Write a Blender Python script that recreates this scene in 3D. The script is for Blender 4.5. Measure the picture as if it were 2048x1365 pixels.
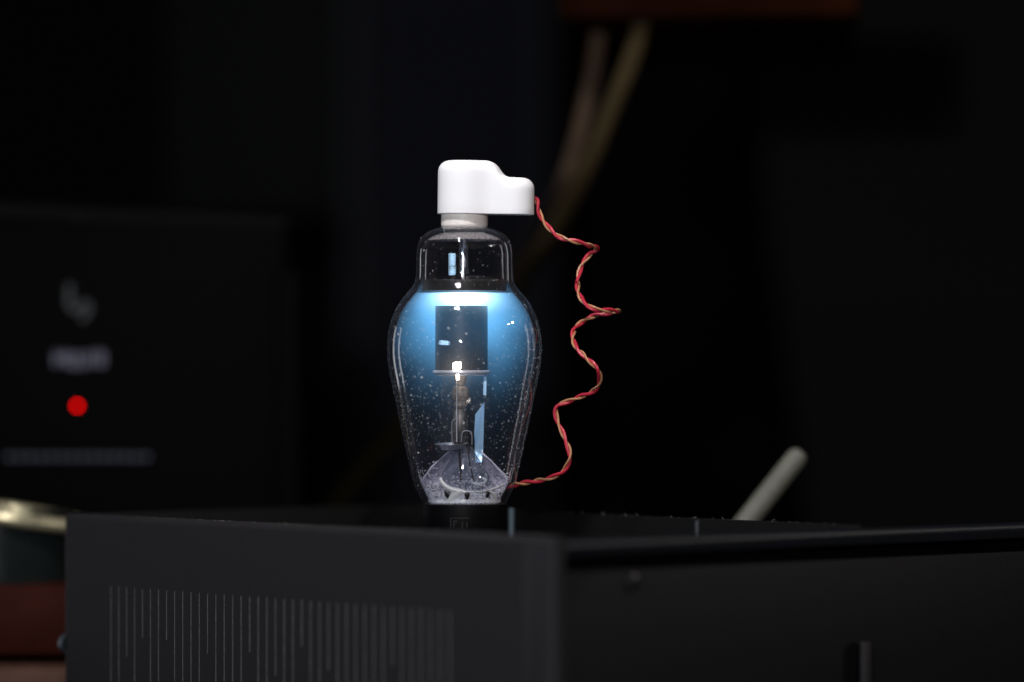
import bpy, bmesh, math, random
from mathutils import Vector, Matrix
random.seed(7)
R = math.radians
for o in list(bpy.data.objects): bpy.data.objects.remove(o)
SC = bpy.context.scene
COL = SC.collection

# ---------------------------------------------------------------- measures
K = 0.000196            # metres per photo pixel at the tube (1.5 m away)
S = 1.5                 # focus distance
ZT = 0.15               # height of the amplifier's top rim
ZC = ZT + 290 * K       # camera height
def P(x, y, d=S):
    """a measured point of the photo, at real distance d"""
    return Vector(((x - 1024) * K * d / S, d, ZC - (y - 750) * K * d / S))

# ---------------------------------------------------------------- camera
cam = bpy.data.cameras.new('camera')
co = bpy.data.objects.new('camera', cam); COL.objects.link(co)
co.location = (0, 0, ZC); co.rotation_euler = (R(90), 0, 0)
cam.sensor_width = 36; cam.lens = 36 * S / (2048 * K)
cam.shift_y = 67.5 / 2048
cam.clip_start = 0.05; cam.clip_end = 50
cam.dof.use_dof = True; cam.dof.focus_distance = S
cam.dof.aperture_fstop = (cam.lens / 1000) / 0.047
SC.camera = co

# ---------------------------------------------------------------- world, lamps, exposure
w = bpy.data.worlds.new('World'); SC.world = w; w.use_nodes = True
bg = w.node_tree.nodes['Background']
bg.inputs[0].default_value = (0.6, 0.7, 1.0, 1); bg.inputs[1].default_value = 0.004
TUBE = P(929, 700)
def lamp(name, loc, target, sx, sy, power, col, spread=180):
    l = bpy.data.lights.new(name, 'AREA'); l.shape = 'RECTANGLE'; l.size = sx; l.size_y = sy
    l.energy = power; l.color = col; l.spread = R(spread)
    o = bpy.data.objects.new(name, l); COL.objects.link(o); o.location = loc
    o.rotation_euler = (Vector(target) - Vector(loc)).to_track_quat('-Z', 'Y').to_euler()
    return o
def polar(az, el, d):   # az measured from the direction tube->camera, positive to the right
    return TUBE + Vector((math.sin(R(az)) * math.cos(R(el)), -math.cos(R(az)) * math.cos(R(el)), math.sin(R(el)))) * d
lamp('ceiling_lamp', polar(-20, 60, 0.62), TUBE, 0.07, 0.018, .65, (1.0, 0.97, 0.98), 80)
lamp('camera_lamp', polar(-5, 9, 1.25), TUBE, 0.045, 0.016, 5.6, (1.0, 0.97, 0.98))
lamp('window_light', polar(-30, 7, 1.0), TUBE, 0.25, 0.075, .75, (0.45, 0.72, 1.0))
lamp('door_light', polar(-129, -14, 0.8), TUBE, 0.09, 0.75, .14, (0.92, 0.94, 1.0), 90)
lamp('desk_lamp', polar(84, 24, 0.8), TUBE, 0.03, 0.03, .9, (1.0, 0.93, 0.88))

SC.view_settings.view_transform = 'Standard'; SC.view_settings.look = 'None'
SC.view_settings.exposure = 0; SC.view_settings.gamma = 1
SC.view_settings.use_curve_mapping = False
SC.render.engine = 'CYCLES'
cy = SC.cycles
cy.use_adaptive_sampling = False; cy.use_denoising = True
cy.max_bounces = 12; cy.transparent_max_bounces = 48; cy.glossy_bounces = 6; cy.volume_bounces = 0
cy.sample_clamp_indirect = 6; cy.caustics_reflective = True; cy.volume_step_rate = 0.5
cy.blur_glossy = 0.3

# ---------------------------------------------------------------- materials
def mat(name, col, rough=0.5, metal=0.0, noise=0.0, nscale=200, bump=0.0, bscale=800, rnoise=0.0, coat=0, spec=0.5):
    m = bpy.data.materials.new(name); m.use_nodes = True
    nt = m.node_tree; b = nt.nodes['Principled BSDF']
    b.inputs['Base Color'].default_value = (*col, 1); b.inputs['Roughness'].default_value = rough
    b.inputs['Metallic'].default_value = metal; b.inputs['Coat Weight'].default_value = coat
    b.inputs['Specular IOR Level'].default_value = spec
    tc = nt.nodes.new('ShaderNodeTexCoord')
    if noise or rnoise:
        n = nt.nodes.new('ShaderNodeTexNoise'); n.inputs['Scale'].default_value = nscale; n.inputs['Detail'].default_value = 6
        nt.links.new(tc.outputs['Object'], n.inputs['Vector'])
        if noise:
            mr = nt.nodes.new('ShaderNodeMapRange'); mr.inputs[1].default_value = .3; mr.inputs[2].default_value = .7
            mr.inputs[3].default_value = 1 - noise; mr.inputs[4].default_value = 1 + noise
            nt.links.new(n.outputs[0], mr.inputs[0])
            vm = nt.nodes.new('ShaderNodeVectorMath'); vm.operation = 'SCALE'; vm.inputs[0].default_value = col
            nt.links.new(mr.outputs[0], vm.inputs['Scale']); nt.links.new(vm.outputs[0], b.inputs['Base Color'])
        if rnoise:
            mr = nt.nodes.new('ShaderNodeMapRange'); mr.inputs[1].default_value = .3; mr.inputs[2].default_value = .7
            mr.inputs[3].default_value = max(.02, rough - rnoise); mr.inputs[4].default_value = rough + rnoise
            nt.links.new(n.outputs[0], mr.inputs[0]); nt.links.new(mr.outputs[0], b.inputs['Roughness'])
    if bump:
        n2 = nt.nodes.new('ShaderNodeTexNoise'); n2.inputs['Scale'].default_value = bscale; n2.inputs['Detail'].default_value = 4
        nt.links.new(tc.outputs['Object'], n2.inputs['Vector'])
        bp = nt.nodes.new('ShaderNodeBump'); bp.inputs['Strength'].default_value = bump; bp.inputs['Distance'].default_value = 0.0004
        nt.links.new(n2.outputs[0], bp.inputs['Height']); nt.links.new(bp.outputs[0], b.inputs['Normal'])
    return m

def glass_mat(name, tint=(1, 1, 1), f0=0.04, rough=0.015, film=0.0, filmcol=(0.5, 0.5, 0.6), fscale=300, con=.8, graze=0):
    """thin clear glass: Schlick reflection over straight transmission, with an optional dusty film"""
    m = bpy.data.materials.new(name); m.use_nodes = True; nt = m.node_tree
    nt.nodes.remove(nt.nodes['Principled BSDF']); out = nt.nodes['Material Output']
    lw = nt.nodes.new('ShaderNodeLayerWeight'); lw.inputs[0].default_value = 0.5
    pw = nt.nodes.new('ShaderNodeMath'); pw.operation = 'POWER'; pw.inputs[1].default_value = 5
    nt.links.new(lw.outputs['Facing'], pw.inputs[0])
    ma = nt.nodes.new('ShaderNodeMath'); ma.operation = 'MULTIPLY_ADD'; ma.inputs[1].default_value = 1 - f0; ma.inputs[2].default_value = f0
    nt.links.new(pw.outputs[0], ma.inputs[0])
    tr = nt.nodes.new('ShaderNodeBsdfTransparent'); tr.inputs[0].default_value = (*tint, 1)
    gl = nt.nodes.new('ShaderNodeBsdfGlossy'); gl.inputs['Roughness'].default_value = rough; gl.inputs[0].default_value = (1, 1, 1, 1)
    mx = nt.nodes.new('ShaderNodeMixShader')
    nt.links.new(ma.outputs[0], mx.inputs[0]); nt.links.new(tr.outputs[0], mx.inputs[1]); nt.links.new(gl.outputs[0], mx.inputs[2])
    last = mx
    if film:
        df = nt.nodes.new('ShaderNodeBsdfDiffuse'); df.inputs[0].default_value = (*filmcol, 1)
        tc = nt.nodes.new('ShaderNodeTexCoord'); n = nt.nodes.new('ShaderNodeTexNoise')
        n.inputs['Scale'].default_value = fscale; n.inputs['Detail'].default_value = 8; n.inputs['Roughness'].default_value = .65
        nt.links.new(tc.outputs['Object'], n.inputs['Vector'])
        mr = nt.nodes.new('ShaderNodeMapRange'); mr.inputs[1].default_value = .35; mr.inputs[2].default_value = .75
        mr.inputs[3].default_value = film * (1 - con); mr.inputs[4].default_value = film * (1 + con)
        nt.links.new(n.outputs[0], mr.inputs[0])
        m2 = nt.nodes.new('ShaderNodeMixShader')
        sq = nt.nodes.new('ShaderNodeMath'); sq.operation = 'POWER'; sq.inputs[1].default_value = 3; nt.links.new(lw.outputs['Facing'], sq.inputs[0])
        gz = nt.nodes.new('ShaderNodeMath'); gz.operation = 'MULTIPLY_ADD'; gz.inputs[1].default_value = graze; gz.inputs[2].default_value = 1; nt.links.new(sq.outputs[0], gz.inputs[0])
        fm = nt.nodes.new('ShaderNodeMath'); fm.operation = 'MULTIPLY'; fm.use_clamp = True; nt.links.new(gz.outputs[0], fm.inputs[0]); nt.links.new(mr.outputs[0], fm.inputs[1])
        nt.links.new(fm.outputs[0], m2.inputs[0]); nt.links.new(mx.outputs[0], m2.inputs[1]); nt.links.new(df.outputs[0], m2.inputs[2])
        last = m2
    nt.links.new(last.outputs[0], out.inputs['Surface'])
    return m

def emit_mat(name, col, strength):
    m = bpy.data.materials.new(name); m.use_nodes = True; nt = m.node_tree
    nt.nodes.remove(nt.nodes['Principled BSDF'])
    e = nt.nodes.new('ShaderNodeEmission'); e.inputs[0].default_value = (*col, 1); e.inputs[1].default_value = strength
    nt.links.new(e.outputs[0], nt.nodes['Material Output'].inputs['Surface'])
    return m

# ---------------------------------------------------------------- mesh helpers
def link(name, bm, m, parent=None, smooth=True, angle=35):
    me = bpy.data.meshes.new(name)
    bmesh.ops.recalc_face_normals(bm, faces=bm.faces[:])
    if smooth:
        for f in bm.faces: f.smooth = True
        for e in bm.edges:
            if len(e.link_faces) == 2 and e.calc_face_angle(0) > R(angle): e.smooth = False
    bm.to_mesh(me); bm.free()
    me.materials.append(m)
    o = bpy.data.objects.new(name, me); COL.objects.link(o)
    if parent: o.parent = parent
    return o
def tag(o, label=None, cat=None, kind=None, group=None):
    if label: o['label'] = label
    if cat: o['category'] = cat
    if kind: o['kind'] = kind
    if group: o['group'] = group
    return o
def empty(name, loc, rz=0, label=None, cat=None, group=None):
    o = bpy.data.objects.new(name, None); COL.objects.link(o); o.empty_display_size = .02
    o.location = loc; o.rotation_euler = (0, 0, rz)
    return tag(o, label, cat, None, group)
def box(bm, a, b, bevel=0.0, seg=2):
    v0 = len(bm.verts)
    r = bmesh.ops.create_cube(bm, size=1)
    for v in r['verts']:
        v.co = Vector([(a[i] + b[i]) / 2 + v.co[i] * abs(b[i] - a[i]) for i in range(3)])
    if bevel:
        es = set(e for v in r['verts'] for e in v.link_edges)
        bmesh.ops.bevel(bm, geom=list(es), offset=bevel, segments=seg, affect='EDGES', profile=.5)
def catmull(pts, n=6):
    out = []
    for i in range(len(pts) - 1):
        p0 = Vector(pts[max(i - 1, 0)]); p1 = Vector(pts[i]); p2 = Vector(pts[i + 1]); p3 = Vector(pts[min(i + 2, len(pts) - 1)])
        for k in range(n):
            t = k / n
            out.append(.5 * ((2 * p1) + (p2 - p0) * t + (2 * p0 - 5 * p1 + 4 * p2 - p3) * t * t + (3 * p1 - p0 - 3 * p2 + p3) * t ** 3))
    out.append(Vector(pts[-1]))
    return out
def lathe(bm, prof, seg=96, closed=False, c=(0, 0)):
    """prof: [(r,z)]; r=0 ends are capped with a pole"""
    rings = []
    for r, z in prof:
        if r < 1e-7: rings.append([bm.verts.new((c[0], c[1], z))])
        else: rings.append([bm.verts.new((c[0] + r * math.cos(2 * math.pi * i / seg), c[1] + r * math.sin(2 * math.pi * i / seg), z)) for i in range(seg)])
    pairs = list(zip(rings, rings[1:]))
    if closed: pairs.append((rings[-1], rings[0]))
    for a, b in pairs:
        for i in range(seg):
            j = (i + 1) % seg
            if len(a) == 1 and len(b) == 1: continue
            if len(a) == 1: bm.faces.new((a[0], b[i], b[j]))
            elif len(b) == 1: bm.faces.new((a[i], a[j], b[0]))
            else: bm.faces.new((a[i], a[j], b[j], b[i]))
def sweep(bm, path, rad, seg=10, cap=True):
    path = [Vector(p) for p in path]; n = len(path)
    rads = rad if isinstance(rad, (list, tuple)) else [rad] * n
    t0 = (path[1] - path[0]).normalized()
    nrm = t0.orthogonal().normalized(); rings = []
    for i in range(n):
        t = (path[min(i + 1, n - 1)] - path[max(i - 1, 0)]).normalized()
        nrm = (nrm - t * nrm.dot(t)).normalized(); b = t.cross(nrm)
        rings.append([bm.verts.new(path[i] + (nrm * math.cos(2 * math.pi * k / seg) + b * math.sin(2 * math.pi * k / seg)) * rads[i]) for k in range(seg)])
    for a, b in zip(rings, rings[1:]):
        for k in range(seg):
            l = (k + 1) % seg; bm.faces.new((a[k], a[l], b[l], b[k]))
    if cap: bm.faces.new(rings[0][::-1]); bm.faces.new(rings[-1])
def ribbon(bm, pts, wid, thick):
    """flat strip along pts [(x,y,z)] widening in x, thickness in y"""
    for (p, q) in zip(pts, pts[1:]):
        p = Vector(p); q = Vector(q)
        vs = []
        for c in (p, q):
            for sx, sy in ((-1, -1), (1, -1), (1, 1), (-1, 1)):
                vs.append(bm.verts.new(c + Vector((sx * wid / 2, sy * thick / 2, 0))))
        for f in ((0, 1, 2, 3), (4, 5, 6, 7), (0, 1, 5, 4), (1, 2, 6, 5), (2, 3, 7, 6), (3, 0, 4, 7)):
            bm.faces.new([vs[k] for k in f])

# ---------------------------------------------------------------- the setting (dark room behind, table below)
M_wall = mat('wall_black', (0.009, 0.008, 0.010), .95, spec=.1)
bm = bmesh.new(); box(bm, (-2.2, 3.2, -.6), (2.2, 3.25, 2.2))
tag(link('wall', bm, M_wall, smooth=False), 'dark unlit wall far behind the tube', 'wall', 'structure')
M_table = mat('table_black', (0.012, 0.011, 0.011), .6, noise=.3, nscale=40)
bm = bmesh.new(); box(bm, (-.27, 1.05, .03), (.75, 2.0, .06), .003)
tag(link('table', bm, M_table), 'dark table top under the black chassis', 'table', 'structure')

def slab(name, x0, x1, y0, y1, d, depth, m, label, cat, rz=0, bevel=.004):
    a = P(x0, y1, d); b = P(x1, y0, d)
    e = (a + b) / 2
    bm = bmesh.new(); wx = (b.x - a.x) / 2
    box(bm, (-wx, 0, 0), (wx, depth, b.z - a.z), bevel)
    o = link(name, bm, m); o.location = (e.x, d, a.z); o.rotation_euler = (0, 0, R(rz))
    return tag(o, label, cat)
M_cab1 = mat('cabinet_blue_black', (0.022, 0.023, 0.031), .8, spec=.1)
M_cab2 = mat('cabinet_black', (0.014, 0.015, 0.014), .8, spec=.1)
M_cab3 = mat('cabinet_edge', (0.045, 0.047, 0.058), .7, spec=.1)
tag(slab('tall_cabinet', 688, 1085, -260, 1500, 2.75, .3, M_cab1, 'tall blue-black cabinet side blurred behind the tube', 'cabinet', 0), None, None)
slab('cabinet_post', 690, 722, -260, 1500, 2.70, .03, M_cab3, 'narrow dark grey post left of the glass tube', 'post')
slab('cabinet_post', 1070, 1100, -260, 1500, 2.70, .03, M_cab3, 'narrow dark grey post behind the tan cables', 'post')
slab('wall_cabinet', 330, 690, -260, 430, 2.72, .3, M_cab2, 'black cabinet at upper left behind the device', 'cabinet', -3)

# large dark cabinet at the right, its left side leaning
M_spk = mat('cabinet_side_black', (0.0068, 0.0072, 0.0066), .75, spec=.1, bump=.4, bscale=300)
sp = P(1900, 1300, 2.35)
bm = bmesh.new()
pts = [(1495, -200), (1510, 200), (1545, 500), (1600, 900), (1640, 1300), (2300, 1300), (2300, -200)]
for d in (2.35, 2.6):
    vs = [bm.verts.new(P(x, y, 2.35) + Vector((0, d - 2.35, 0)) - sp) for x, y in pts]
    bm.faces.new(vs)
bm.verts.ensure_lookup_table(); n = len(pts)
for i in range(n): bm.faces.new((bm.verts[i], bm.verts[(i + 1) % n], bm.verts[n + (i + 1) % n], bm.verts[n + i]))
bmesh.ops.bevel(bm, geom=bm.edges[:], offset=.006, segments=2, affect='EDGES')
o = link('tapered_cabinet', bm, M_spk); o.location = sp
tag(o, 'large near-black cabinet with a slanting left side at the right edge', 'cabinet')

# ---------------------------------------------------------------- amplifier chassis
ANG = math.atan2(.655, .755)
amp = empty('amplifier_chassis', (0.0142, 1.338, .06), ANG, 'black metal amplifier chassis with slotted front panel under the tube', 'amplifier')
AW, AL, AH = .1626, .302, ZT - .06
M_panel = mat('panel_black', (0.0186, 0.0170, 0.0184), .62, noise=.12, nscale=500, bump=.25, bscale=2500, rnoise=.06, spec=.22)
M_side = mat('side_black', (0.0032, 0.0029, 0.0031), .62, noise=.15, nscale=300, bump=.3, bscale=2500, spec=.3)
M_deck = mat('deck_black', (0.002, 0.002, 0.0023), .5, spec=.05)
M_rim = mat('rim_black', (0.0045, 0.0055, 0.0080), .42, spec=.3, noise=.2, nscale=700, bump=.25, bscale=3000)
M_slot = mat('slot_dusty', (0.14, 0.135, 0.14), .8, noise=.85, nscale=2600)
M_steel = mat('steel', (.05, .075, .09), .45, .5, rnoise=.08)
M_pin = mat('post_dark', (.03, .035, .04), .5, .3)
M_inner = mat('rim_inner_black', (.0042, .0042, .0042), .6, spec=.12)
M_screw = mat('screw_dark', (.05, .05, .05), .35, .8)
# front panel: real recessed slots
PT = .006
def upos(xpix):     # where the sight line of column xpix meets the panel (distance along the panel)
    a = (xpix - 1024) * K / S
    # X = .0142 - .655u ; Y = 1.338 + .755u ; X = a*Y
    return (.0142 - a * 1.338) / (.655 + a * .755)
slots = []
u = upos(222); pitch = upos(222) - upos(237.6); i = 0
short = {2: 28, 4: 20, 7: 20, 12: 24, 14: 34, 17: 22, 20: 30, 23: 18, 26: 26, 29: 34, 33: 22, 36: 30}
top_u = AH - (1168 - 1029) * K * 1.545 / S
while u > upos(918):
    ln = short.get(i, 60) / 1000
    slots.append((u, ln)); u -= pitch; i += 1
sw = .0007
bm = bmesh.new()
def quad(bm, pts): bm.faces.new([bm.verts.new(p) for p in pts])
ue = sorted(slots, key=lambda s: s[0])
zt = top_u; prev = 0.0
bev = .0025
for (us, ln) in ue:
    a, b = us - sw / 2, us + sw / 2
    quad(bm, [(0, prev if prev else bev, 0), (0, a, 0), (0, a, AH - bev), (0, prev if prev else bev, AH - bev)])
    zb = zt - ln
    quad(bm, [(0, a, 0), (0, b, 0), (0, b, zb), (0, a, zb)])
    quad(bm, [(0, a, zt), (0, b, zt), (0, b, AH - bev), (0, a, AH - bev)])
    g = .0007
    quad(bm, [(0, a, zb), (g, a, zb), (g, a, zt), (0, a, zt)]); quad(bm, [(0, b, zb), (g, b, zb), (g, b, zt), (0, b, zt)])
    quad(bm, [(0, a, zt), (0, b, zt), (g, b, zt), (g, a, zt)]); quad(bm, [(0, a, zb), (0, b, zb), (g, b, zb), (g, a, zb)])
    quad(bm, [(g, a, zb), (g, b, zb), (g, b, zt), (g, a, zt)])
    prev = b
quad(bm, [(0, prev, 0), (0, AL - bev, 0), (0, AL - bev, AH - bev), (0, prev, AH - bev)])
# rounded border (top, near edge, far edge) and back
prof = [(bev - bev * math.cos(t), bev - bev * math.sin(t)) for t in [k * math.pi / 10 for k in range(6)]]  # (x, inset)
for (x0, i0), (x1, i1) in zip(prof, prof[1:]):
    quad(bm, [(x0, i0, AH - i0), (x0, AL - i0, AH - i0), (x1, AL - i1, AH - i1), (x1, i1, AH - i1)])
    quad(bm, [(x0, i0, 0), (x0, i0, AH - i0), (x1, i1, AH - i1), (x1, i1, 0)])
    quad(bm, [(x0, AL - i0, 0), (x0, AL - i0, AH - i0), (x1, AL - i1, AH - i1), (x1, AL - i1, 0)])
quad(bm, [(bev, 0, AH), (bev, AL, AH), (PT, AL, AH), (PT, 0, AH)])
quad(bm, [(bev, 0, 0), (bev, 0, AH), (PT, 0, AH), (PT, 0, 0)]); quad(bm, [(bev, AL, 0), (bev, AL, AH), (PT, AL, AH), (PT, AL, 0)])
quad(bm, [(PT, 0, 0), (PT, AL, 0), (PT, AL, AH), (PT, 0, AH)])
bmesh.ops.remove_doubles(bm, verts=bm.verts[:], dist=1e-6)
panel = link('front_panel', bm, M_panel, amp, smooth=False)
for (us, ln) in slots:
    bm = bmesh.new(); box(bm, (.00015, us - .00026, zt - ln + .0002), (.0006, us + .00026, zt - .0002))
    link('vent_slot', bm, M_slot, panel, smooth=False)
# side panel with rounded lip and groove beneath it
def extr(bm, prof, y0, y1, axis='x'):
    rings = []
    for t in (y0, y1):
        rings.append([bm.verts.new((t, p[0], p[1]) if axis == 'x' else (p[0], t, p[1])) for p in prof])
    n = len(prof)
    for i in range(n):
        j = (i + 1) % n; bm.faces.new((rings[0][i], rings[0][j], rings[1][j], rings[1][i]))
    bm.faces.new(rings[0]); bm.faces.new(rings[1])
lipr = .0028
lip = [(lipr - lipr * math.cos(t), AH - .0012 - lipr + lipr * math.sin(t)) for t in [k * math.pi / 12 for k in range(7)]]
lip_prof = [(.004, AH - .0075), (0.0003, AH - .007)] + lip + [(.006, AH - .0012), (.006, AH - .0075)]
bm = bmesh.new(); extr(bm, lip_prof, PT + .0002, AW + .12, 'x'); link('top_lip', bm, M_rim, amp, angle=40)
bm = bmesh.new(); box(bm, (PT + .0002, .0022, 0), (AW + .12, .0055, AH - .0125), .0006); sidep = link('side_panel', bm, M_side, amp)
bm = bmesh.new(); box(bm, (PT + .0003, .0057, 0), (AW + .1199, .0061, AH - .0076)); link('inner_wall', bm, M_deck, amp, smooth=False)
# back rim (parallel to the front panel) and far rim
bm = bmesh.new(); box(bm, (AW - .003, .0062, 0), (AW, AL - .0035, AH), .0008); link('back_rim', bm, M_inner, amp)
bm = bmesh.new(); box(bm, (PT + .0002, AL - .003, 0), (AW, AL, AH), .0008); link('far_rim', bm, M_inner, amp)
bm = bmesh.new(); box(bm, (PT + .0004, .0064, AH - .016), (AW - .0032, AL - .0036, AH - .012)); link('deck', bm, M_deck, amp, smooth=False)
bm = bmesh.new(); box(bm, (PT + .0004, .0064, .002), (AW - .0032, AL - .0036, .005)); link('bottom_plate', bm, M_deck, amp, smooth=False)
bm = bmesh.new(); box(bm, (AW + .0004, .0064, 0), (AW + .12, AL - .0036, AH - .009), .001); link('rear_block', bm, M_deck, amp)
bm = bmesh.new(); box(bm, (-.0004, .0028, .001), (.0006, .0150, AH - .0028), .0003); link('corner_trim', bm, mat('trim_black', (.0205, .0188, .0215), .5, spec=.35), panel)
# screw and slot-shaped handle on the side panel
def vpos(xpix):
    a = (xpix - 1024) * K / S
    return (a * 1.338 - .0142) / (.755 - a * .655)
v = vpos(1272); d = 1.338 + .655 * v
bm = bmesh.new(); lathe(bm, [(0, .0022), (.0018, .0021), (.0029, .0014), (.0033, 0.0), (.0033, -.001)], 24)
o = link('screw_head', bm, M_screw, sidep); o.location = (v, .0022, AH - (1165 - (750 + 290 * S / d)) * K * d / S); o.rotation_euler = (R(90), 0, 0)
v = vpos(1716); d = 1.338 + .655 * v; ztop = AH - (1285 - (750 + 290 * S / d)) * K * d / S
bm = bmesh.new(); box(bm, (v - .003, -.0006, .004), (v + .0005, .0014, ztop), .0004); o = link('slot_shadow_bar_mesh', bm, M_deck, sidep); o.name = 'slot_shadow_bar'  # raised black bar standing in for the slot's shadow
bm = bmesh.new(); box(bm, (v + .0007, -.003, .004), (v + .0045, .0014, ztop), .0008); link('grip_bar', bm, M_panel, sidep)
# small steel post by the socket and another near the back
Minv = Matrix.Rotation(-ANG, 3, 'Z')
def amploc(p): return Minv @ (Vector(p) - Vector((0.0142, 1.338, .06)))
for x, d, h, r in ((1023, 1.445, .0125, .0011), (1394, 1.455, .0075, .0008)):
    p = amploc(P(x, 900, d)); bm = bmesh.new()
    lathe(bm, [(0, AH - .006 + h), (r * .8, AH - .006 + h), (r, AH - .006 + h - .0004), (r, AH - .0121)], 20)
    o = link('steel_post', bm, M_steel if x < 1100 else M_pin, amp); o.location = (p.x, p.y, 0)
# screw knob at the far left end of the panel
bm = bmesh.new(); lathe(bm, [(0, .005), (.0035, .0046), (.0045, .003), (.0045, -.0005)], 24)
o = link('thumb_screw', bm, M_steel, amp); o.location = (.004, AL, AH - .0535); o.rotation_euler = (R(-90), 0, 0)
# lint and dust along the rims
bm = bmesh.new()
def speck(bm, c, r, fl=1.0, nrm=None):
    c = Vector(c); q = (nrm or Vector((0, 0, 1))).to_track_quat('Z', 'Y')
    a = random.random() * 6.28; e = random.uniform(.7, 1.5)
    vs = [bm.verts.new(c + q @ Vector(p)) for p in (
        (r * e * math.cos(a), r * e * math.sin(a), 0), (-r * math.sin(a), r * math.cos(a), 0), (-r * e * math.cos(a), -r * e * math.sin(a), 0), (r * math.sin(a), -r * math.cos(a), 0), (0, 0, r * fl), (0, 0, -r * fl))]
    for i in range(4):
        j = (i + 1) % 4; bm.faces.new((vs[i], vs[j], vs[4])); bm.faces.new((vs[j], vs[i], vs[5]))
for k in range(130):
    y = random.uniform(.02, AL - .02); speck(bm, (random.uniform(AW - .003, AW), y, AH + .0001), random.choice((.00005, .00008, .00012)), .7)
for k in range(170):
    speck(bm, (random.uniform(.002, PT), random.uniform(.01, AL), AH + .00005), random.choice((.00006, .0001, .00018)), .7)
for k in range(16):
    c = Vector((AW - .0015, random.uniform(.03, .22), AH)); t = random.random() * 6.28
    sweep(bm, [c, c + Vector((math.cos(t) * .0008, math.sin(t) * .0008, .0006)), c + Vector((math.cos(t) * .0016, math.sin(t + .5) * .0016, .0009))], .00004, 4)
tag(link('dust', bm, mat('lint', (.35, .33, .30), .9), amp, smooth=False), kind='stuff')

# ---------------------------------------------------------------- rectifier tube
AX = 929
base = P(AX, 1101)
tube = empty('vacuum_tube', base, 0, 'clear glass vacuum tube glowing blue, standing on the black chassis', 'vacuum tube')
def tz(y): return (1101 - y) * K       # photo row -> height in the tube
def L(rows): return [(r * K, tz(y)) for y, r in rows]
outer = [(455, 47), (459, 60), (465, 74), (474, 85), (486, 92), (502, 95.5), (525, 96.5), (548, 97), (562, 98.5), (574, 104), (586, 114), (602, 127),
         (622, 139), (645, 148), (670, 153), (700, 155), (730, 152.5), (765, 146), (805, 137.5), (850, 128.5), (900, 117.5), (945, 107.5), (968, 101.5), (985, 94), (1000, 86.5), (1008, 83)]
oc = [(p.y, p.x) for p in catmull([(y, r) for y, r in outer], 5)]   # (r, y)
def offset(prof, t):
    out = []
    for i in range(len(prof)):
        a = Vector(prof[max(i - 1, 0)]); b = Vector(prof[min(i + 1, len(prof) - 1)])
        tg = (b - a).normalized(); n = Vector((-tg.y, tg.x))       # prof runs downward in (r,y): inward normal
        if n.x > 0: n = -n
        out.append((max(prof[i][0] + n.x * t, 1), prof[i][1] + n.y * t))
    return out
ic = offset(oc, 11.5)
def rin(y):
    for (r0, y0), (r1, y1) in zip(ic, ic[1:]):
        if y0 <= y <= y1: return r0 + (r1 - r0) * (y - y0) / max(y1 - y0, 1e-6)
    return ic[-1][0]
def rout(y):
    for (r0, y0), (r1, y1) in zip(oc, oc[1:]):
        if y0 <= y <= y1: return r0 + (r1 - r0) * (y - y0) / max(y1 - y0, 1e-6)
    return oc[-1][0]
M_glass = glass_mat('bulb_glass', (.985, .985, .99), .042, .012, .0022, (.55, .56, .66), 500, .7, 26)
bm = bmesh.new()
prof = [(r * K, tz(y)) for r, y in oc] + [(r * K, tz(y)) for r, y in ic[::-1]]
lathe(bm, prof, 128, True)
bulb = link('glass_bulb', bm, M_glass, tube)

# mercury vapour glow: an emitting gas that fills the cavity
M_vap = bpy.data.materials.new('mercury_vapour'); M_vap.use_nodes = True
nt = M_vap.node_tree; nt.nodes.remove(nt.nodes['Principled BSDF'])
def node(op, a, b=None, c=None):
    n = nt.nodes.new('ShaderNodeMath'); n.operation = op
    for k, vv in enumerate((a, b, c)):
        if vv is None: continue
        if isinstance(vv, (int, float)): n.inputs[k].default_value = vv
        else: nt.links.new(vv, n.inputs[k])
    return n.outputs[0]
tc = nt.nodes.new('ShaderNodeTexCoord'); sx = nt.nodes.new('ShaderNodeSeparateXYZ'); nt.links.new(tc.outputs['Object'], sx.inputs[0])
PX = 1 / K
X = node('MULTIPLY', sx.outputs[0], PX); Y = node('MULTIPLY', sx.outputs[1], PX); T = node('MULTIPLY', sx.outputs[2], -PX)   # px units, T down from anode
r2 = node('ADD', node('MULTIPLY', X, X), node('MULTIPLY', Y, Y)); r = node('SQRT', r2)
def gauss(v, c, wd): 
    d = node('DIVIDE', node('SUBTRACT', v, c), wd); return node('EXPONENT', node('MULTIPLY', node('MULTIPLY', d, d), -1))
below = node('GREATER_THAN', T, 0)
core = node('MULTIPLY', node('MULTIPLY', gauss(r, 0, 50), gauss(T, 8, 25)), below)
decay = gauss(T, 0, 108)
rad = gauss(r, 70, 62)
asym = node('MULTIPLY_ADD', node('SMOOTH_MIN', node('MAXIMUM', node('DIVIDE', Y, 60), -.62), 1.0, .1), 1, 1)
halo = node('MULTIPLY', node('MULTIPLY', node('MULTIPLY', decay, rad), below), asym)
tail = node('MULTIPLY', node('EXPONENT', node('MULTIPLY', node('ABSOLUTE', T), -1 / 170)), gauss(r, 0, 110))
hx = node('ADD', X, 14); hy = node('ADD', Y, 56); hz = node('SUBTRACT', T, 150)
hd = node('SQRT', node('ADD', node('ADD', node('MULTIPLY', hx, hx), node('MULTIPLY', hy, hy)), node('MULTIPLY', hz, hz)))
hot = node('EXPONENT', node('MULTIPLY', hd, -1 / 13))
nz = nt.nodes.new('ShaderNodeTexNoise'); nz.inputs['Scale'].default_value = 75; nz.inputs['Detail'].default_value = 1.5; nt.links.new(tc.outputs['Object'], nz.inputs['Vector'])
patch = node('MULTIPLY_ADD', nz.outputs[0], 1.5, .25)
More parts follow.
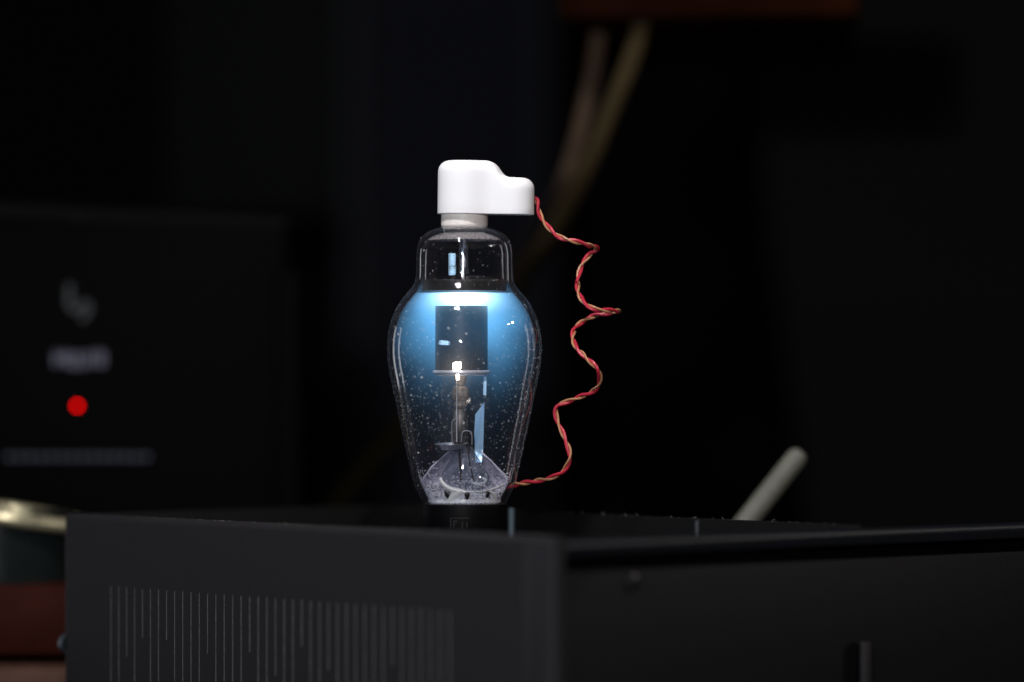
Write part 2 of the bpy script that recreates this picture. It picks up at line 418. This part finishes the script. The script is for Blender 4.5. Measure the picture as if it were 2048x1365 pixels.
def em(col, fac, strength):
    e = nt.nodes.new('ShaderNodeEmission'); e.inputs[0].default_value = (*col, 1); nt.links.new(node('MULTIPLY', fac, strength), e.inputs[1]); return e.outputs[0]
def add(a, b):
    n = nt.nodes.new('ShaderNodeAddShader'); nt.links.new(a, n.inputs[0]); nt.links.new(b, n.inputs[1]); return n.outputs[0]
sh = add(add(em((.55, .82, 1.0), core, 230), em((.115, .415, .79), node('MULTIPLY', halo, patch), 41)), add(em((.10, .22, .42), tail, 3.6), em((1, .9, .8), hot, 42)))
nt.links.new(sh, nt.nodes['Material Output'].inputs['Volume'])
bm = bmesh.new()
vc = [(r_ - 1.5, y_) for r_, y_ in ic if 585 <= y_ <= 985]
lathe(bm, [(0, tz(585) - tz(584))] + [(r_ * K, tz(y_) - tz(584)) for r_, y_ in vc] + [(0, tz(vc[-1][1]) - tz(584))], 64)
vap = link('vapour_glow', bm, M_vap, tube); vap.location = (0, 0, tz(584))

# ceramic collar on top, cement inside the dome
M_cer = mat('ceramic_cream', (.84, .78, .73), .45, noise=.04, nscale=600)
bm = bmesh.new(); lathe(bm, L([(426, 0), (426, 45), (427, 46.5), (450, 47), (453, 46.5), (456, 44), (456, 0)]), 64); link('ceramic_collar', bm, M_cer, tube, angle=50)
M_cem = glass_mat('dome_frost', (.8, .8, .82), .04, .2, .42, (.46, .42, .42), 900, .3)
bm = bmesh.new(); lathe(bm, [((rin(y) - 2 if y < 468 else rin(y) - 2) * K, tz(y)) for y in (467, 468.5, 470, 473, 477, 481)], 96); link('dome_frost', bm, M_cem, tube)
# glass stem carrying the anode
M_stem = glass_mat('stem_glass', (.93, .94, .97), .08, .03, .04, (.6, .6, .66), 900)
AXS = -2 * K
bm = bmesh.new(); lathe(bm, L([(466, 14), (476, 9.5), (490, 8.5), (515, 8.8), (530, 10), (548, 10.5), (548, 7.5), (530, 7), (515, 5.5), (490, 5), (466, 8)]), 40, True)
stem = link('anode_stem', bm, M_stem, tube); stem.location.x = AXS
bm = bmesh.new(); lathe(bm, L([(512, 0), (514, 3), (522, 5), (531, 5), (536, 3.5), (538, 0)]), 24)
o = link('bead', bm, mat('bead_white', (.72, .68, .70), .5), tube); o.location.x = AXS
M_nick = mat('nickel', (.72, .71, .75), .42, .6, rnoise=.08, nscale=800)
M_dark = mat('carbonised_metal', (.018, .016, .015), .5, .1, noise=.25, nscale=500, rnoise=.1)
bm = bmesh.new(); sweep(bm, [(AXS, 0, tz(468)), (AXS, 0, tz(513))], 1.1 * K, 8); sweep(bm, [(AXS, 0, tz(537)), (AXS, 0, tz(566))], 2.2 * K, 10)
link('lead_rod', bm, M_nick, tube)
bm = bmesh.new(); lathe(bm, L([(568, 0), (566, 74), (562, 80), (561, 83), (563, 85), (578, 84.5), (583, 83.5), (583.5, 0)]), 96)
link('anode_plate', bm, M_dark, tube, angle=30)
bm = bmesh.new(); ribbon(bm, [(14 * K, -60 * K, tz(578)), (20 * K, -58 * K, tz(562))], 12 * K, 1.5 * K); ribbon(bm, [(20 * K, -62 * K, tz(577)), (28 * K, -60 * K, tz(571))], 14 * K, 1.5 * K)
link('getter_flake', bm, mat('flake_grey', (.5, .47, .5), .5), tube, smooth=False)
# cathode shield: open cylinder with a notch at its foot
bm = bmesh.new(); seg = 72; cx = -6 * K; rr = 52.5 * K; ri = 50.5 * K
rows = [612.5, 660, 725, 741]
def ring(rad, y): return [bm.verts.new((cx + rad * math.cos(2 * math.pi * i / seg), rad * math.sin(2 * math.pi * i / seg), tz(y))) for i in range(seg)]
ro = [ring(rr, y) for y in rows]; rn = [ring(ri, y) for y in rows]
def notch(i):
    x = (rr * math.cos(2 * math.pi * (i + .5) / seg)) / K; return math.sin(2 * math.pi * (i + .5) / seg) < 0 and -18 < x < 2
for k in range(3):
    for i in range(seg):
        if k == 2 and notch(i): continue
        j = (i + 1) % seg
        bm.faces.new((ro[k][i], ro[k][j], ro[k + 1][j], ro[k + 1][i])); bm.faces.new((rn[k][i], rn[k][j], rn[k + 1][j], rn[k + 1][i]))
for i in range(seg):
    j = (i + 1) % seg
    bm.faces.new((ro[0][i], ro[0][j], rn[0][j], rn[0][i]))
    if not notch(i): bm.faces.new((ro[3][i], ro[3][j], rn[3][j], rn[3][i]))
    else: bm.faces.new((ro[2][i], ro[2][j], rn[2][j], rn[2][i]))
shield = link('cathode_shield', bm, M_dark, tube)
bm = bmesh.new(); lathe(bm, L([(741.3, 46), (741.3, 55), (743, 57.5), (746, 57.5), (748, 55.5), (749, 54), (749, 46)]), 72, True)
o = link('flange', bm, M_nick, shield); o.location = (cx, 0, 0)
bm = bmesh.new(); lathe(bm, L([(750.5, 50), (751, 52), (752, 50)]), 72, True); o = link('lower_rim', bm, M_nick, shield); o.location = (cx, 0, 0)
# incandescent cathode seen in the notch
bm = bmesh.new(); q_ = [(-22, 727), (-19, 725), (-6, 724.5), (-5, 728), (-5, 735), (-9, 739), (-13, 744), (-21, 743), (-22.5, 737)]
f_ = [bm.verts.new((x_ * K, -49.5 * K, tz(y_))) for x_, y_ in q_]; g_ = [bm.verts.new((x_ * K, -46 * K, tz(y_))) for x_, y_ in q_]
bm.faces.new(f_); bm.faces.new(g_[::-1])
for i in range(len(q_)): bm.faces.new((f_[i], f_[(i + 1) % len(q_)], g_[(i + 1) % len(q_)], g_[i]))
box(bm, (-16 * K, -44 * K, tz(760)), (-10 * K, -40 * K, tz(742)))
link('cathode_filament', bm, emit_mat('hot_cathode', (1.0, .87, .74), 14.0), tube)
# support column below the shield
M_mica = mat('support_beige', (.20, .165, .14), .45, noise=.5, nscale=900)
M_iron = mat('support_dark', (.05, .045, .045), .35, .6, noise=.3, nscale=600)
bm = bmesh.new(); lathe(bm, L([(752, 0), (752, 14), (760, 11), (772, 9), (776, 15), (788, 18), (798, 16), (803, 11), (808, 14), (812, 14), (815, 9), (818, 0)]), 32)
o = link('support_bead', bm, M_mica, tube); o.location = (-8 * K, -8 * K, 0)
bm = bmesh.new(); sweep(bm, [(-15 * K, -30 * K, tz(742)), (-15 * K, -30 * K, tz(884))], .9 * K, 8); link('lead_wire', bm, M_nick, tube)
bm = bmesh.new(); box(bm, (-24 * K, -4 * K, tz(888)), (6 * K, 8 * K, tz(816)), 4 * K); link('press_stem', bm, M_iron, tube)
bm = bmesh.new()
sweep(bm, catmull([(-24 * K, -16 * K, tz(890)), (-25 * K, -16 * K, tz(850)), (-23 * K, -16 * K, tz(842)), (-17 * K, -16 * K, tz(838))], 5), 1.2 * K, 8)
sweep(bm, catmull([(-6 * K, -16 * K, tz(885)), (-4 * K, -16 * K, tz(866)), (2 * K, -16 * K, tz(862)), (12 * K, -16 * K, tz(864)), (15 * K, -16 * K, tz(872)), (15 * K, -16 * K, tz(890))], 5), 1.4 * K, 8)
link('support_wire', bm, mat('wire_grey', (.26, .26, .29), .4, .6), tube)
# nickel strip at the right, blue of the reflected glow put into its colour
M_strip = mat('strip_painted_glow', (.50, .76, 1.0), .5, .5)
bm = bmesh.new()
def face_strip(bm, pl, pr, th):
    f = [bm.verts.new(v_) for v_ in pl + pr[::-1]]; g = [bm.verts.new(v_ + Vector((0, th, 0))) for v_ in pl + pr[::-1]]
    n = len(f); bm.faces.new(f); bm.faces.new(g[::-1])
    for i in range(n): bm.faces.new((f[i], f[(i + 1) % n], g[(i + 1) % n], g[i]))
def V(x, y, dy): return Vector(((x - AX) * K, dy * K, tz(y)))
face_strip(bm, [V(950, 830, 62), V(948, 870, 44), V(949, 900, 28), V(951, 926, 12)], [V(968, 806, 74), V(967, 870, 44), V(966, 900, 28), V(963, 926, 12)], 1.5 * K)
link('nickel_strip', bm, M_strip, tube, smooth=False)
bm = bmesh.new(); face_strip(bm, [V(967, 752, 40), V(966, 790, 30)], [V(973, 752, 40), V(972, 792, 30)], 1.5 * K); link('side_tab', bm, M_strip, tube, smooth=False)
# getter dish
bm = bmesh.new(); lathe(bm, [(r_ * K, z_ * K) for r_, z_ in [(0, -8), (19, -8), (22, -7), (30, 2), (34, 3), (34, 4), (30, 3.4), (21, -5.5), (0, -6.5)]], 40)
o = link('getter_dish', bm, mat('dish_metal', (.42, .41, .43), .35, .8, rnoise=.1), tube); o.location = (-25 * K, -20 * K, tz(891)); o.rotation_euler = (R(3), R(-2), 0)
# flared glass foot
M_flare = glass_mat('foot_glass', (.66, .68, .73), .10, .05, .24, (.34, .36, .43), 260)
bm = bmesh.new()
pf = [(p.y, p.x) for p in catmull([(893, 14), (903, 19), (915, 26), (930, 36), (943, 44), (955, 49), (968, 52), (985, 55)], 4)]
lathe(bm, [(r_ * K, tz(y_)) for r_, y_ in pf], 72); o = link('stem_flare', bm, M_flare, tube); o.location = (1 * K, -8 * K, 0)
bm = bmesh.new(); sweep(bm, catmull([V(916, 885, -30), V(919, 905, -36), V(920, 925, -44), V(923, 945, -54), V(922, 960, -58)], 5), 2.2 * K, 8); sweep(bm, catmull([V(937, 885, -24), V(938, 915, -36), V(944, 945, -50), V(948, 958, -56)], 5), 1.5 * K, 8)
link('lead_out_wire', bm, M_iron, tube)
bm = bmesh.new(); n_ = 28
lathe(bm, [((15 + 3 * math.cos(t)) * K, 3 * K * math.sin(t)) for t in [k * math.pi / 4 for k in range(8)]], 32, True)
o = link('eyelet', bm, mat('eyelet_pale', (.6, .6, .66), .25, .3), tube); o.location = V(957, 961, -52); o.rotation_euler = (R(22), 0, 0)
# lilac deposit: a skirt heaped round the foot, and grains on the lower wall
M_skirt = glass_mat('lilac_deposit', (.9, .9, .95), .02, .4, .75, (.64, .61, .74), 420, .5)
bm = bmesh.new(); seg = 96
rows_s = [(905, 34), (920, 52), (935, 67), (950, 80), (965, 91), (975, 92)]
vr = []
for y_, r_ in rows_s:
    ringv = []
    for i in range(seg + 1):
        a = R(-12) + (math.pi + R(24)) * i / seg           # back half only: the front of the glass is clear
        wob = 1 + .03 * math.sin(5 * a + y_)
        ringv.append(bm.verts.new((min(r_ * wob, rin(y_) - 2) * K * math.cos(a), min(r_ * wob, rin(y_) - 2) * K * math.sin(a), tz(y_ - 3 * math.sin(3 * a)))))
    vr.append(ringv)
for a, b in zip(vr, vr[1:]):
    for i in range(seg): bm.faces.new((a[i], a[i + 1], b[i + 1], b[i]))
link('lilac_deposit', bm, M_skirt, tube)
M_grain = mat('mercury_grains', (.80, .78, .88), .5, .0)
bm = bmesh.new()
for k in range(8000):
    y_ = 1006 - abs(random.gauss(0, 24))
    if y_ < 925: continue
    a = random.uniform(0, 2 * math.pi); r_ = rin(min(y_, 1003)) - 3.2
    if random.random() < .25 and math.sin(a) < 0 and y_ < 985: continue
    nv = Vector((math.cos(a), math.sin(a), 0))
    speck(bm, (r_ * K * nv.x, r_ * K * nv.y, tz(y_)), random.choice((.6, .8, 1.1, 1.5)) * K, .6, nv)
tag(link('mercury_grains', bm, M_grain, tube, smooth=False), kind='stuff')
bm = bmesh.new()
for k in range(800):
    y_ = 1006 - abs(random.gauss(0, 20)); a = random.uniform(math.pi, 2 * math.pi); r_ = rin(min(y_, 1003)) - 2.6; nv = Vector((math.cos(a), math.sin(a), 0))
    speck(bm, (r_ * K * nv.x, r_ * K * nv.y, tz(y_)), random.choice((.6, .9, 1.3)) * K, .6, nv)
tag(link('dark_grains', bm, mat('grains_dark', (.03, .03, .035), .6), tube, smooth=False), kind='stuff')
# highlight arcs painted as white ribbons on the inside of the front wall
M_glint = mat('painted_glints', (.99, .99, .99), .5, 0)
bm = bmesh.new()
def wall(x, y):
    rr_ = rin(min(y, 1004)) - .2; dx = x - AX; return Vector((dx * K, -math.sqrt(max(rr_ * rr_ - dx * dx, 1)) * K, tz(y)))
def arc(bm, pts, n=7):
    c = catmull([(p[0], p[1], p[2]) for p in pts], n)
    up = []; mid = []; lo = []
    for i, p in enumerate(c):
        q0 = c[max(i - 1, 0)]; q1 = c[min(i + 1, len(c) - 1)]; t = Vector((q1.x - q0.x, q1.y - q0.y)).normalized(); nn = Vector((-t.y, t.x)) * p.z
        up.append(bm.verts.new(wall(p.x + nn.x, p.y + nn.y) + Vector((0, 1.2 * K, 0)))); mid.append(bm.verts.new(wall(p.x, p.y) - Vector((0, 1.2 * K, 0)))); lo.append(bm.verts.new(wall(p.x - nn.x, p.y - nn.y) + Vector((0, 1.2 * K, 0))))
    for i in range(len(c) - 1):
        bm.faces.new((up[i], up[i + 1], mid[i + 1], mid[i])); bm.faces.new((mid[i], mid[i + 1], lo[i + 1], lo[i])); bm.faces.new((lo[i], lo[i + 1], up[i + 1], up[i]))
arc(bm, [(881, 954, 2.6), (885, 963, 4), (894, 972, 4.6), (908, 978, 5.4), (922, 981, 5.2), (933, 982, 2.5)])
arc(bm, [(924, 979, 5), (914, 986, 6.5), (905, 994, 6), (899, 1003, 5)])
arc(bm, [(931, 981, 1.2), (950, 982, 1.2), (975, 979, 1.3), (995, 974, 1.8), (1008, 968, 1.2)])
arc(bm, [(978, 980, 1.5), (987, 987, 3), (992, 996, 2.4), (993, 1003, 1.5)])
link('painted_glints', bm, M_glint, tube)
# pale floor of the bulb with three dark lead-through pins
bm = bmesh.new(); lathe(bm, L([(981, 0), (982, 40), (986, 70), (998, 73), (1004, 73)]), 72); link('bulb_floor', bm, mat('floor_grey', (.80, .82, .88), .35, .0, noise=.3, nscale=500), tube)
for x, y in ((896, 984), (935, 986), (975, 983)):
    bm = bmesh.new(); lathe(bm, [(0, 7 * K), (5 * K, 5 * K), (6.5 * K, 0), (5 * K, -5 * K), (2.5 * K, -10 * K), (0, -12 * K)], 16)
    dx = x - AX; o = link('pin', bm, M_iron, tube); rw = rin(990) - 4; o.location = (dx * K, -math.sqrt(rw * rw - dx * dx) * K, tz(y))
# base
M_base = mat('base_bakelite', (.002, .002, .0025), .5, spec=.08)
bm = bmesh.new(); lathe(bm, L([(1007, 0), (1007.5, 84), (1009, 86.5), (1012, 87), (1096, 86), (1099, 84), (1100.5, 0)]), 96); bs = link('base', bm, M_base, tube)
bm = bmesh.new()
for (x0, y0, x1, y1) in ((902, 1034, 903.5, 1052), (902, 1033, 940, 1034), (908, 1040, 909.5, 1052), (908, 1039, 916, 1040.5), (908, 1045, 914, 1046), (925, 1041, 926.3, 1052), (934, 1041, 935.3, 1052)):
    for k in range(4):
        xa = x0 + (x1 - x0) * k / 4 - AX; xb = x0 + (x1 - x0) * (k + 1) / 4 - AX; q = lambda x_: -math.sqrt(87.2 ** 2 - x_ * x_)
        bm.faces.new([bm.verts.new((p_[0] * K, q(p_[0]) * K, tz(p_[1]))) for p_ in ((xa, y0), (xb, y0), (xb, y1), (xa, y1))])
link('printed_mark', bm, mat('print_red', (.007, .0035, .003), .6), bs, smooth=False)
# dust on the outside of the bulb
bm = bmesh.new()
clumps = [(random.uniform(560, 960), random.uniform(0, 2 * math.pi)) for _ in range(70)]
for k in range(2100):
    if random.random() < .55: y_ = random.uniform(470, 985) if random.random() < .5 else random.gauss(770, 90); a = random.uniform(0, 2 * math.pi)
    else:
        c_ = random.choice(clumps); y_ = c_[0] + random.gauss(0, 16); a = c_[1] + random.gauss(0, .13)
    if not 468 < y_ < 990: continue
    r_ = rout(y_); nv = Vector((math.cos(a), math.sin(a), 0))
    s_ = random.choice((.4, .45, .5, .6, .7, .85, 1.1)) if random.random() < .965 else random.uniform(1.4, 2.5)
    speck(bm, ((r_ + .1) * K * nv.x, (r_ + .1) * K * nv.y, tz(y_)), s_ * K * 1.0, .2, nv)
for x, y, ln in ((898, 655, 0),):
    dx = x - AX; rr_ = rout(y); nv = Vector((dx / rr_, -math.sqrt(1 - (dx / rr_) ** 2), 0))
    if ln: sweep(bm, [nv * (rr_ + .5) * K + Vector((-ln * K, 0, tz(y))), nv * (rr_ + .8) * K + Vector((0, 0, tz(y - .5))), nv * (rr_ + .5) * K + Vector((ln * K, 0, tz(y + 1)))], [1.2 * K, 2.4 * K, 1.8 * K], 6)
tag(link('dust', bm, mat('dust_pale', (.64, .64, .66), .9), bulb, smooth=False), kind='stuff')

# ---------------------------------------------------------------- white cap on the tube's top terminal
M_cap = mat('cap_white', (.91, .905, .92), .6, spec=.3, bump=.05, bscale=1500)
bm = bmesh.new()
RC, RL, LX = 55.5, 41.0, 97.0
def sdf(x, y):
    a = math.hypot(x, y) - RC; cx_ = min(max(x, 0), LX); b = math.hypot(x - cx_, y) - RL; k = 16
    h = max(k - abs(a - b), 0) / k; return min(a, b) - h * h * k / 4
outl = []; NN = 260
for i in range(NN):
    th = 2 * math.pi * i / NN; th = th - .55 * math.sin(th)        # denser towards the lug
    lo, hi = 0, 200
    for _ in range(40):
        m_ = (lo + hi) / 2
        if sdf(m_ * math.cos(th), m_ * math.sin(th)) < 0: lo = m_
        else: hi = m_
    outl.append((lo * math.cos(th), lo * math.sin(th)))
HT = [(-200, 0), (40, 0), (46, .5), (54.5, 3), (62.5, 9.5), (67.5, 16), (73, 23.5), (80, 29.3), (89, 32.3), (96, 33), (300, 33)]
def H(x):
    for k in range(len(HT) - 1):
        (x0, d0), (x1, d1) = HT[k], HT[k + 1]
        if x0 <= x <= x1:
            m0 = (d1 - HT[max(k - 1, 0)][1]) / (x1 - HT[max(k - 1, 0)][0]); k2 = min(k + 2, len(HT) - 1)
            m1 = (HT[k2][1] - d0) / (HT[k2][0] - x0)
            if k == 0 or k == len(HT) - 2: m0 = m1 = 0
            t = (x - x0) / (x1 - x0); w = x1 - x0
            return 107 - ((2*t**3 - 3*t*t + 1)*d0 + (t**3 - 2*t*t + t)*w*m0 + (-2*t**3 + 3*t*t)*d1 + (t**3 - t*t)*w*m1)
    return 107
def capring(dist, phi, rr_):
    out = []
    for (x, y) in outl:
        cx_ = min(max(x, 0), LX); vx, vy = cx_ - x, -y; dd = math.hypot(vx, vy)
        s_ = min(dist / dd, 1.0); px, py = x + vx * s_, y + vy * s_
        out.append((px, py, H(px) - rr_ + rr_ * math.sin(phi)))
    return out
rr_ = 23; rings = []
rings.append([(x * .965, y * .965, 3) for x, y in outl]); rings.append([(x * .985, y * .985, 0.0) for x, y in outl]); rings.append([(x * .997, y * .997, .4) for x, y in outl]); rings.append([(x, y, 1.6) for x, y in outl])
for f in (.25, .5, .75): rings.append([(x, y, 1.6 + (H(x) - rr_ - 1.6) * f) for x, y in outl])
for k in range(9):
    ph = k * math.pi / 16; rings.append(capring(rr_ * (1 - math.cos(ph)), ph, rr_))
for dd in (27, 31, 37, 45, 56): rings.append(capring(dd, math.pi / 2, rr_))
vr = [[bm.verts.new((p[0] * K, p[1] * K, p[2] * K)) for p in rg] for rg in rings]
for a, b in zip(vr, vr[1:]):
    for i in range(NN):
        j = (i + 1) % NN; bm.faces.new((a[i], a[j], b[j], b[i]))
bmesh.ops.remove_doubles(bm, verts=bm.verts[:], dist=2e-6)
bm.faces.new([v_ for v_ in vr[0] if v_.is_valid][::-1])
cap = link('top_cap', bm, M_cap, None, angle=60)
cap.location = P(930.5, 429); cap.rotation_euler = (R(.4), R(.8), R(-6))
tag(cap, 'white moulded cap with side lug on top of the glowing tube', 'cap')

# ---------------------------------------------------------------- twisted pair of wires
wp = [(1062, 398, 0), (1073, 402, 0), (1079, 425, -3), (1093, 452, -10), (1115, 471, -22), (1143, 482, -34), (1172, 489, -22), (1190, 495, 12), (1193, 499, 45), (1181, 508, 70), (1166, 527, 62), (1157, 553, 40),
      (1156, 580, 10), (1166, 603, -22), (1187, 617, -40), (1215, 622, -30), (1236, 622, 5), (1234, 624, 36), (1212, 627, 64), (1182, 635, 72), (1157, 650, 58), (1146, 668, 30), (1151, 692, 0), (1171, 715, -28),
      (1192, 735, -42), (1200, 755, -32), (1193, 776, -10), (1170, 791, 22), (1140, 801, 45), (1117, 811, 50), (1112, 825, 40), (1118, 850, 25), (1130, 878, 12), (1138, 900, 2), (1139, 920, 0), (1126, 943, 10),
      (1098, 957, 30), (1063, 964, 58), (1030, 970, 90), (1000, 985, 112), (985, 1015, 118), (980, 1066, 118), (980, 1103, 118)]
path = catmull([P(x, y, S + dz * K) for x, y, dz in wp], 14)
# parametrise by length and wind two strands about it
tot = 0; acc = [0]
for a, b in zip(path, path[1:]): tot += (b - a).length; acc.append(tot)
def strand(phase):
    t0 = (path[1] - path[0]).normalized(); nrm = t0.orthogonal().normalized(); out = []
    for i, p in enumerate(path):
        t = (path[min(i + 1, len(path) - 1)] - path[max(i - 1, 0)]).normalized()
        nrm = (nrm - t * nrm.dot(t)).normalized(); b = t.cross(nrm)
        a = phase + acc[i] / (70 * K) * 2 * math.pi + .9 * math.sin(acc[i] / .021)
        rr2 = (2.9 + .5 * math.sin(acc[i] / .013 + phase)) * K
        out.append(p + (nrm * math.cos(a) + b * math.sin(a)) * rr2)
    return out
wire = empty('twisted_wire', P(980, 1103, S + 118 * K), 0, 'red and tan twisted wire pair coiling down beside the tube', 'wire')
for nm, ph, cm in (('red_wire', 0, mat('wire_red', (.47, .02, .042), .42)), ('tan_wire', math.pi, mat('wire_tan', (.45, .21, .10), .42))):
    bm = bmesh.new(); sweep(bm, [p - wire.location for p in strand(ph)], (3.3 if nm[0] == 'r' else 2.3) * K, 10); link(nm, bm, cm, wire)

# ---------------------------------------------------------------- blurred things behind
# black device with lettering and a red lamp
DD = 1.785
dev = empty('black_device', P(250, 1120, DD), 0, 'black device with white lettering and a red power light, blurred at left', 'device')
M_dev = mat('device_black', (0.0016, 0.0016, 0.0019), .7, spec=.04)
M_dtop = mat('device_trim', (0.0035, 0.0035, 0.004), .6, spec=.05)
def dl(x, y, dy=0): return P(x, y, DD) - dev.location + Vector((0, dy, 0))
bm = bmesh.new(); a = dl(-150, 1120); b = dl(575, 440); box(bm, (a.x, 0, a.z), (b.x, .2, b.z), .004); link('body', bm, M_dev, dev)
bm = bmesh.new(); pl = [dl(-150, 398), dl(575, 438), dl(575, 452), dl(-150, 432)]
vs = [bm.verts.new(p) for p in pl] + [bm.verts.new(p + Vector((0, .2, 0))) for p in pl]
for f in ((0, 1, 2, 3), (4, 5, 6, 7), (0, 1, 5, 4), (1, 2, 6, 5), (2, 3, 7, 6), (3, 0, 4, 7)): bm.faces.new([vs[k] for k in f])
link('top_cover', bm, M_dtop, dev, smooth=False)
bm = bmesh.new(); a = dl(552, 1120); b = dl(600, 540); box(bm, (a.x, -.004, a.z), (b.x, .1, b.z), .003); link('side_trim', bm, mat('device_side', (.002, .002, .0022), .7, spec=.03), dev)
bm = bmesh.new(); a = dl(140, 455); b = dl(172, 425); box(bm, (a.x, -.004, a.z), (b.x, .01, b.z), .002); link('latch', bm, mat('latch_grey', (.0055, .0055, .0055), .6, spec=.05), dev)
M_let = mat('lettering_white', (.19, .19, .26), .7)
def strokes(name, segs, wd, m):
    bm = bmesh.new()
    for (x0, y0, x1, y1) in segs:
        p = dl(x0, y0, -.0012); q = dl(x1, y1, -.0012); t = (q - p).normalized(); n_ = Vector((-t.z, 0, t.x)) * wd * K / 2
        vs = [bm.verts.new(v_) for v_ in (p + n_, q + n_, q - n_, p - n_)]; ws = [bm.verts.new(v_.co + Vector((0, .001, 0))) for v_ in vs]
        bm.faces.new(vs); bm.faces.new(ws[::-1])
        for i in range(4): bm.faces.new((vs[i], vs[(i + 1) % 4], ws[(i + 1) % 4], ws[i]))
    return link(name, bm, m, dev, smooth=False)
strokes('lettering', [(112, 702, 112, 732), (112, 702, 122, 722), (122, 722, 132, 702), (132, 702, 132, 732), (141, 710, 141, 732), (141, 710, 154, 710), (154, 710, 154, 732), (141, 732, 154, 732),
                      (162, 712, 172, 710), (162, 721, 172, 723), (162, 732, 172, 732), (180, 704, 180, 732), (176, 712, 186, 712), (196, 702, 196, 732), (206, 704, 206, 732)], 8, M_let)
strokes('emblem', [(140, 570, 138, 612), (138, 612, 150, 622), (150, 622, 172, 604), (172, 604, 180, 618), (180, 618, 164, 640)], 11, mat('emblem_grey', (.055, .06, .06), .6))
strokes('caption', [(12 + 21 * k, 914, 26 + 21 * k, 914) for k in range(14)], 10, mat('caption_grey', (.08, .088, .115), .7))
bm = bmesh.new(); lathe(bm, [(0, .0016), (.0007, .0014), (.00105, .0008), (.0011, 0)], 20)
o = link('power_light', bm, emit_mat('red_led', (1.0, .0, .0), 6.6), dev); o.location = dl(155, 812, -.001); o.rotation_euler = (R(90), 0, 0)
# two tan cables that hang from the shelf and meet
M_cab = mat('cable_tan', (.058, .041, .019), .8, spec=.05, noise=.15, nscale=60)
M_cabb = mat('cable_brown', (.082, .054, .036), .8, spec=.05)
bm = bmesh.new(); sweep(bm, catmull([P(1300, -60, 1.76), P(1288, 30, 1.76), P(1262, 120, 1.76), P(1225, 210, 1.76), P(1180, 320, 1.77), P(1130, 420, 1.80), P(1070, 520, 1.86), P(1010, 620, 2.06), P(965, 720, 2.12), P(945, 840, 2.14), P(940, 1100, 2.14)], 8), .0043, 12)
tag(link('cable', bm, M_cab), 'tan cable hanging diagonally behind the tube, right of the pair', 'cable')
bm = bmesh.new(); sweep(bm, catmull([P(1203, -60, 1.80), P(1200, 30, 1.80), P(1190, 120, 1.80), P(1172, 210, 1.80), P(1150, 300, 1.80), P(1118, 390, 1.83), P(1062, 500, 2.02), P(995, 610, 2.10), P(935, 720, 2.16), P(905, 840, 2.18), P(900, 1100, 2.18)], 8), .0039, 12)
tag(link('cable', bm, M_cabb), 'brownish cable hanging left of the tan one under the shelf', 'cable')
bm = bmesh.new(); sweep(bm, catmull([P(960, 690, 1.92), P(900, 750, 1.92), P(820, 835, 1.92), P(690, 985, 1.92), P(600, 1100, 1.92)], 8), .0039, 12)
tag(link('cable', bm, mat('cable_painted_shade', (.0085, .0072, .003), .9, spec=.0)), 'cable run darkened with painted shade, going down to the lower left behind the tube', 'cable')  # lower run of the hanging cable, its shade put into the colour
# pale rod rising behind the chassis
bm = bmesh.new(); pa = P(1478, 1062, 1.605); pb = P(1588, 922, 1.605); sweep(bm, [pa, (pa + pb) / 2, pb, pb + (pb - pa).normalized() * .003, pb + (pb - pa).normalized() * .005], [.0045, .0045, .0044, .0041, .0022], 20)
tag(link('pale_rod', bm, mat('rod_pale', (.145, .145, .115), .6, noise=.1, nscale=200)), 'pale beige rod end poking up behind the chassis at right', 'rod')
# red-brown wooden shelf above
M_red = mat('wood_red', (.016, .0042, .0015), .8, spec=.02, noise=.5, nscale=25)
slab('wooden_shelf', 1112, 1720, -160, 38, 1.74, .25, M_red, 'dark red wooden shelf edge across the top', 'shelf', -4, .006)
# round pot with a brass rim, wooden box and pale board at lower left
pot = empty('round_pot', P(-14, 1235, 1.67), 0, 'dark round pot with a pale brass rim at the left edge', 'pot')
rp = .0360
bm = bmesh.new(); lathe(bm, [(0, .0), (rp * .86, 0), (rp * .9, .004), (rp, .03), (rp * .97, .045), (rp * .93, .0455), (rp * .9, .03), (0, .01)], 64)
link('bowl', bm, mat('pot_black', (.012, .016, .016), .2, .1), pot)
bm = bmesh.new(); lathe(bm, [(rp * .97 + .0034 * math.cos(t), .0455 + .0030 * math.sin(t)) for t in [k * math.pi / 6 for k in range(12)]], 64, True)
o = link('rim', bm, mat('brass_pale', (.62, .56, .36), .35, .6, rnoise=.1, nscale=90), pot); o.rotation_euler = (R(0), R(9), 0)
slab('wooden_box', -120, 150, 1172, 1312, 1.63, .16, mat('wood_redbrown', (.032, .0055, .0028), .6, spec=.06, noise=.45, nscale=30), 'red-brown wooden box below the pot at lower left', 'box', 2, .002)
slab('pale_board', -120, 140, 1338, 1420, 1.61, .14, mat('wood_pale', (.09, .045, .032), .6, spec=.1, noise=.3, nscale=40), 'pale pinkish board in the bottom left corner', 'board', 0, .002)
